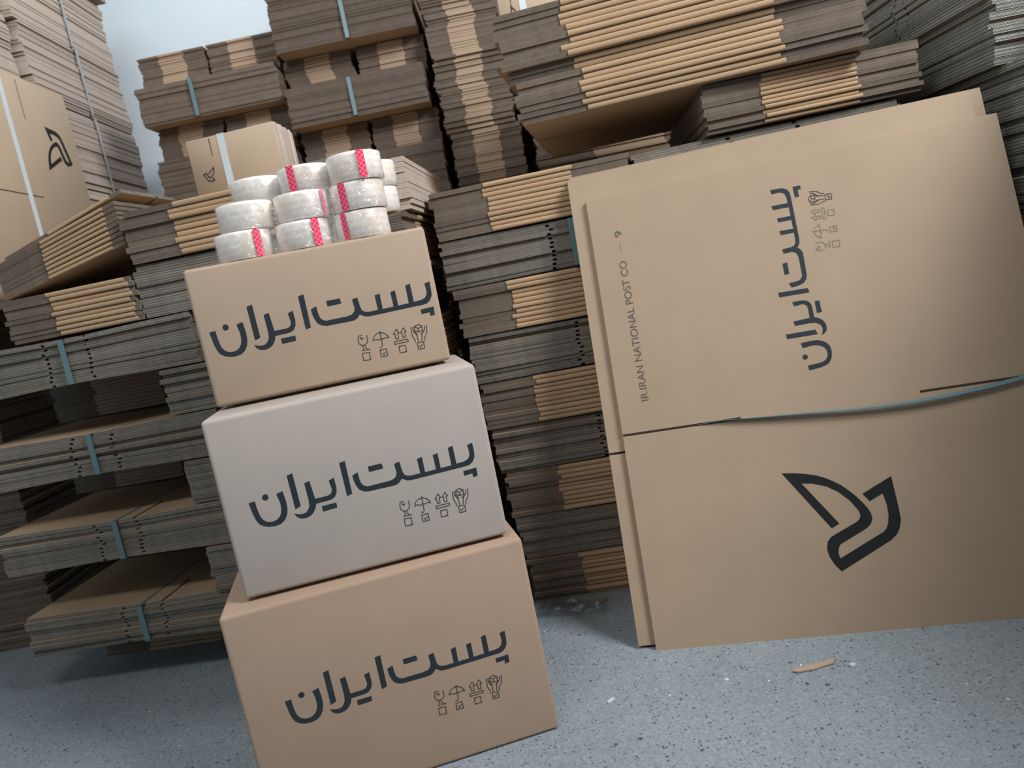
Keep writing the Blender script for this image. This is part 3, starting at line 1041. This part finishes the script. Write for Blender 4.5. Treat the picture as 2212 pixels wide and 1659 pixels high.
# neighbour column, carries the overhanging bundles; only its top edge shows above the leaning cartons
for i in range(9):
    if i == 8:
        bundle('shaded bundle whose rim runs along the leaning cartons top edge', CM, 0.386, 0.877, 0.101, (0.35, 0.21, 0.125, 0.20, 0.125), 10, False, 0.012, False, 0, 0.003, group=G_M)
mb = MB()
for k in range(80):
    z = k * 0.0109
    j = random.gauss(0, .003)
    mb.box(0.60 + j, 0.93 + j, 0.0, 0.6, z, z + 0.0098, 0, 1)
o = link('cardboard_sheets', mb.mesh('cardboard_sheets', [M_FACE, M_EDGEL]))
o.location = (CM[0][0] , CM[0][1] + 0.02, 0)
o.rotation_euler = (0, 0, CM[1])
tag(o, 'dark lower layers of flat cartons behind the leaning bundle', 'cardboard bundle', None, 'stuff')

# smaller overhanging bundle, and the two big ones on top of it
bundle('brown-folded bundle at the top of the stack carrying the long overhanging bundle', CM, 0.549, 0.984, 0.102, (0.35, 0.25, 0.122, 0.196, 0.122), 11, True, 0.0, False, 0, 0.0035)
CF = ((0.205, 1.700, 0.0), -0.2)
F1 = bundle('long overhanging bundle of tan sheets above the dark hollow', CF, -0.075, 1.0885, 0.112, (0.34, 0.24, 0.160, 0.412, 0.145), 9, True, 0.0, False, 0, 0.007)
F2 = bundle('uppermost long bundle of tan sheets, shifted over the overhanging one', CF, -0.098, 1.2015, 0.115, (0.34, 0.24, 0.160, 0.42, 0.147), 9, True, -0.01, False, 0, 0.007)


# upright small bundles with printed emblem
def upright(label, x, y, z, yaw, w, h, n, t, mt, strap_u, logo, name='strapped_carton_bundle', strapmat=M_STRAPW, curve=0.0):
    root = thing(name, label, 'cardboard bundle', (x, y, z), yaw)
    for k in range(n):
        dz = curve * (k / n) ** 2
        me = rounded_box('carton_sheet', 0, w, 0, t * 0.93, 0, h - dz, min(0.0018, t * .2), mt, 1)
        me.materials.append(M_EDGEP)
        for p in me.polygons:
            if abs(p.normal.x) > 0.7 or p.normal.z > 0.7:
                p.material_index = 1
        o = link('carton_sheet', me, root)
        o.location = (random.gauss(0, .0015) if k else 0, k * t, 0)
    d = n * t
    mb = MB()
    x0, x1, th = strap_u - 0.0085, strap_u + 0.0085, 0.0012
    mb.box(x0, x1, -th, -0.0002, 0.0, h + 0.001)
    mb.box(x0, x1, -th, d, h + 0.0002, h + 0.0014)
    link('strap', mb.mesh('strap', [strapmat], merge=False), root)
    t3 = lambda u, v: (u, -0.0006, v)
    if logo:
        ink_polys('bird_emblem', BIRD, sim2(B_A, B_B, *logo), t3, M_INK_LINE, root)
    # pressed slot between the panels
    mb = MB()
    mb.box(strap_u - 0.030, strap_u - 0.0285, -0.0006, 0.0, h * 0.72, h - 0.004)
    link('slot', mb.mesh('slot', [M_SLIT]), root)
    return root


upright('small tan bundle with white strap and bird emblem, lying behind the tape rolls', -0.640, 1.845, 1.062, -0.16, 0.222, 0.160, 12, 0.0085, M_SMALL, 0.088, ((0.056, 0.093), (0.024, 0.079)), curve=0.012)
upright('small strapped tan bundle partly hidden behind the uppermost long bundle', 0.150, 2.02, 1.318, -0.16, 0.150, 0.16, 10, 0.0095, M_SMALL, 0.062, ((0.030, 0.118), (0.018, 0.072)), strapmat=M_STRAPW)

# ------------------------------------------------------------------ the far stacks
CB = ((0.0, 2.40, 0.0), -0.04)
z_sid = lambda w: [(w * .31, 'e'), (w * .38, 'f'), (w * .31, 'e')]


def pair(pos, s0, z, h, w, gap, seed, desc, dep=0.06):
    for i in (0, 1):
        lite('%s %s' % (['outer', 'inner'][i], desc), CB, s0 + i * (w + gap), z, h, w, 0.40, 14, z_sid(w), [(0.40, 'e')], dep, None, seed + i, 0.0022, FAR, 'small bundles laid in pairs')


# group nearest the white wall
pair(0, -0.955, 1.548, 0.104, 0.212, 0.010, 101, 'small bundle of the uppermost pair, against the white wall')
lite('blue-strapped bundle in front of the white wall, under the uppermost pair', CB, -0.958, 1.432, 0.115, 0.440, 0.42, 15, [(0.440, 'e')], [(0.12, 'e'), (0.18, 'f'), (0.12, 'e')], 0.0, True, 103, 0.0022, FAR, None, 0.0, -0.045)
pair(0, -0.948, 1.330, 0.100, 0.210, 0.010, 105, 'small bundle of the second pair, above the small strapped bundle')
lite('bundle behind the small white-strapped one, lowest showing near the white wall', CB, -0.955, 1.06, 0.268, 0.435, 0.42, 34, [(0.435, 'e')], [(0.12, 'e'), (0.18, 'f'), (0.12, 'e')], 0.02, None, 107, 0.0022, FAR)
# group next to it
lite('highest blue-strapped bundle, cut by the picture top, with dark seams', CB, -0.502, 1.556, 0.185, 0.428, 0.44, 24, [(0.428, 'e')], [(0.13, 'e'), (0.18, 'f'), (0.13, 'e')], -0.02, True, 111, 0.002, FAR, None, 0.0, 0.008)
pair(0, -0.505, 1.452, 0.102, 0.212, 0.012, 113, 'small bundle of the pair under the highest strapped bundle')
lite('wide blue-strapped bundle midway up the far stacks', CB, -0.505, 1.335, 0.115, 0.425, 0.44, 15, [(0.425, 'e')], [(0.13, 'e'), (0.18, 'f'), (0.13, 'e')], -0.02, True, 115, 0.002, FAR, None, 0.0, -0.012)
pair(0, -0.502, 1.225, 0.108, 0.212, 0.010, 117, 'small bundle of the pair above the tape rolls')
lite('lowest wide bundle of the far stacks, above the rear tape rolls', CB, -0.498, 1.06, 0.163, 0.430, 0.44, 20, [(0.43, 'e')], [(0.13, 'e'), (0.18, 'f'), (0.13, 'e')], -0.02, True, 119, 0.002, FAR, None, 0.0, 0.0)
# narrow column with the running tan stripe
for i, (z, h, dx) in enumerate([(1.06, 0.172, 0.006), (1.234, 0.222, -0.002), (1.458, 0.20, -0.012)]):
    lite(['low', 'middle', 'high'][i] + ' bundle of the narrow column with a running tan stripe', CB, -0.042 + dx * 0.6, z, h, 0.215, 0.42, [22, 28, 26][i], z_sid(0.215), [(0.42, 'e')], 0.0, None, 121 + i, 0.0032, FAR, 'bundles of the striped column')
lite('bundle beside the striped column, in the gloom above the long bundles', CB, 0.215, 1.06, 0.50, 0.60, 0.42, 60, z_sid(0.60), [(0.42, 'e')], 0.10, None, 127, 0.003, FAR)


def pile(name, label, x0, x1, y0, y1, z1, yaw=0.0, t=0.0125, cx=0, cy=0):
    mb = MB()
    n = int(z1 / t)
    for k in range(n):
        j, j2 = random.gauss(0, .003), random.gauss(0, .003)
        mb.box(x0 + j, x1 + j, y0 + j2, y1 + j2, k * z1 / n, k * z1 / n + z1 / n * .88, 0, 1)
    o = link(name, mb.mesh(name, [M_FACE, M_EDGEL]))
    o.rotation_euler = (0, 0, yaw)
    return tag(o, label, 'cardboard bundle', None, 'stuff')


pile('cardboard_sheets', 'dark lower layers of flat cartons under the far stacks', -0.96, 0.80, 2.46, 2.85, 1.06)

# ------------------------------------------------------------------ stack along the white wall side, its flank facing the aisle
CW = ((-1.20, 1.75, 0.0), math.pi / 2)   # front line runs away from the camera, faces +x
gw = 'pale bundles of the tall side stack'
wn = ['lowest', 'second', 'third', 'fourth', 'highest']
for i, (z, h) in enumerate([(1.06, 0.235), (1.30, 0.25), (1.555, 0.215), (1.772, 0.235), (2.01, 0.26)]):
    off = [0.0, 0.02, 0.01, -0.005, 0.0][i]
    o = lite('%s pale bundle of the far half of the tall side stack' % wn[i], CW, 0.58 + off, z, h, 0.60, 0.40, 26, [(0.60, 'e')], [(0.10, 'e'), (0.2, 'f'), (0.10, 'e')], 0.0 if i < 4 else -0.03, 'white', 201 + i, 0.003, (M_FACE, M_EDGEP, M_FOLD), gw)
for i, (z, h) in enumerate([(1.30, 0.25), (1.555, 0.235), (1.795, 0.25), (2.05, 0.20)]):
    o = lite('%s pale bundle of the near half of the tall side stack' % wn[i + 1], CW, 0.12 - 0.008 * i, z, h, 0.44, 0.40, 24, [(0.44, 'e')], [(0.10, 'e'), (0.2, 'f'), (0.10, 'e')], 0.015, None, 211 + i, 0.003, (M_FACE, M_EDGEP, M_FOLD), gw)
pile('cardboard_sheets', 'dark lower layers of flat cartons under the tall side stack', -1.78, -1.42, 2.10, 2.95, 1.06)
pile('cardboard_sheets', 'added cartons at the very back, darkening the gaps between the far stacks', -0.52, 1.60, 2.96, 3.26, 2.0)  # added to block the white wall so the gaps stay dark
pile('cardboard_sheets', 'added filler cartons darkening the narrow gap between the two near stacks', -0.122, -0.072, 2.12, 2.28, 0.95)  # filler added to keep this gap dark where brightness showed through
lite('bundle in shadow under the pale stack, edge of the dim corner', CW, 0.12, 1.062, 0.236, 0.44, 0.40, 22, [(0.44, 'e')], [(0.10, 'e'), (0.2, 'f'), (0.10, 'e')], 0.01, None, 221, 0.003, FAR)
# big strapped bundle standing on edge against that stack, emblem turned on its side
BW = thing('strapped_carton_bundle', 'large tan bundle on edge with strap and sideways bird emblem, before the pale stack', 'cardboard bundle', (-1.150, 1.60, 0.93), math.pi / 2)
for k in range(4):
    me = rounded_box('carton_sheet', 0.0, 0.787 - 0.006 * k, 0, 0.0095, 0, 0.622 - 0.008 * k, 0.002, M_SMALL, 1)
    o = link('carton_sheet', me, BW)
    o.location = (0, 0.010 * k, 0)
t3 = lambda u, v: (u, -0.0006, v)
ink_polys('bird_emblem', BIRD, sim2(B_A, B_B, (0.6016, 0.376), (0.737, 0.413)), t3, M_INK_DK, BW)
mb = MB()
mb.box(0.466, 0.484, -0.0014, -0.0003, 0.0, 0.623)
mb.box(0.466, 0.484, -0.0014, 0.040, 0.6225, 0.6236)
link('strap', mb.mesh('strap', [M_STRAPW], merge=False), BW)
mb = MB()
mb.box(0.30, 0.537, -0.0007, 0.0, 0.293, 0.2952)
mb.box(0.549, 0.5505, -0.0007, 0.0, 0.505, 0.610)
link('slot', mb.mesh('slot', [M_SLIT], merge=False), BW)

# ------------------------------------------------------------------ stack at the other side, ragged fluted ends towards the aisle
CH = ((1.050, 2.08, 0.0), -math.pi / 2)   # front line comes towards the camera, faces -x
gh = 'coarse fluted bundles of the dark side stack'
hz = [(0.0, .25, 0.0, 0.67, 0.0), (0.252, .255, 0.0, 0.68, 0.012), (0.509, .225, 0.0, 0.66, 0.0), (0.736, .250, 0.0, 0.635, 0.008), (0.988, .155, 0.0, 0.575, -0.010), (1.145, .17, 0.0, 0.51, 0.0)]
hn = ['lowest fluted bundle of the dark side stack, on the floor', 'second fluted bundle from the floor in the dark side stack', 'third fluted bundle of the dark side stack beside the leaning cartons',
      'fourth fluted bundle of the dark side stack, coarse rows just past the leaning cartons', 'fluted bundle with fraying corner above the leaning cartons edge', 'highest fluted bundle of the dark side stack, frayed silver edges']
for i, (z, h, a, w, dp) in enumerate(hz):
    n = max(8, int(round(h / 0.0135)))
    if i < 1:
        lite(hn[i], CH, a, z, h, w, 0.5, n, [(w, 'e')], [(0.5, 'e')], dp, None, 301 + i, 0.004, (M_FACE, M_EDGEW, M_FOLD), gh)
    else:
        bundle(hn[i], CH, a, z, h, (w * .55, w * .45, 0.13, 0.24, 0.13), n, False, dp, False, 0, 0.005, group=gh, emat=M_EDGEW, drift=0.0)

pile('cardboard_sheets', 'unseen stack of flat cartons beside the camera, added to cast shade', 1.18, 1.75, -0.10, 1.36, 1.21)  # added out of view to shade the leaning cartons and nearby floor

# ------------------------------------------------------------------ litter
def sliver(name, label, cat, x, y, yaw, l, w, h, mt, bend=0.0):
    mb = MB()
    pts = [(-l / 2, 0.0), (-l * .38, w * .45), (l * .1, w * .5), (l * .42, w * .35), (l / 2, w * .1), (l * .40, -w * .4), (-l * .05, -w * .5), (-l * .40, -w * .35)]
    f = lambda p, z: (p[0], p[1], z + bend * (p[0] / l) ** 2)
    mb.face([f(p, h) for p in reversed(pts)])
    mb.face([f(p, 0.0005) for p in pts])
    for i in range(8):
        j = (i + 1) % 8
        mb.face([f(pts[j], 0.0005), f(pts[i], 0.0005), f(pts[i], h), f(pts[j], h)])
    me = mb.mesh(name, [mt])
    bm = bmesh.new()
    bm.from_mesh(me)
    bmesh.ops.recalc_face_normals(bm, faces=bm.faces)
    bm.to_mesh(me)
    bm.free()
    o = link(name, me)
    o.location = (x, y, 0)
    o.rotation_euler = (0, 0, yaw)
    return tag(o, label, cat)


sliver('cardboard_scrap', 'thin torn strip of pinkish cardboard on the concrete before the leaning bundle', 'scrap', 0.425, 1.236, 0.10, 0.082, 0.016, 0.003, M_BOX_TAN, 0.006)
sliver('cardboard_scrap', 'little tan cardboard tab on the floor in the gap beside the bundles', 'scrap', 0.095, 1.672, -0.5, 0.05, 0.018, 0.004, M_FOLD, 0.004)
sliver('plastic_crumb', 'tiny white crumb on the concrete near the torn cardboard strip', 'crumb', 0.485, 1.216, 0.3, 0.010, 0.008, 0.005, M_STRAPW)
sliver('paper_sliver', 'short white paper sliver on the concrete beside the brown box', 'scrap', 0.064, 1.255, 0.7, 0.018, 0.006, 0.003, M_STRAPW)
mb = MB()
rnd = random.Random(5)
G = [[(-0.08 + 0.16 * i / 8 + rnd.gauss(0, .004), -0.035 + 0.07 * j / 5 + rnd.gauss(0, .004), 0.002 + abs(rnd.gauss(0, .010))) for i in range(9)] for j in range(6)]
for j in range(5):
    for i in range(8):
        mb.face([G[j][i], G[j][i + 1], G[j + 1][i + 1], G[j + 1][i]])
o = link('film_scrap', mb.mesh('film_scrap', [M_SCRAP]))
o.location = (0.04, 1.645, 0)
o.rotation_euler = (0, 0, -0.3)
tag(o, 'crumpled clear plastic film on the floor at the foot of the tan-folded bundles', 'plastic film')
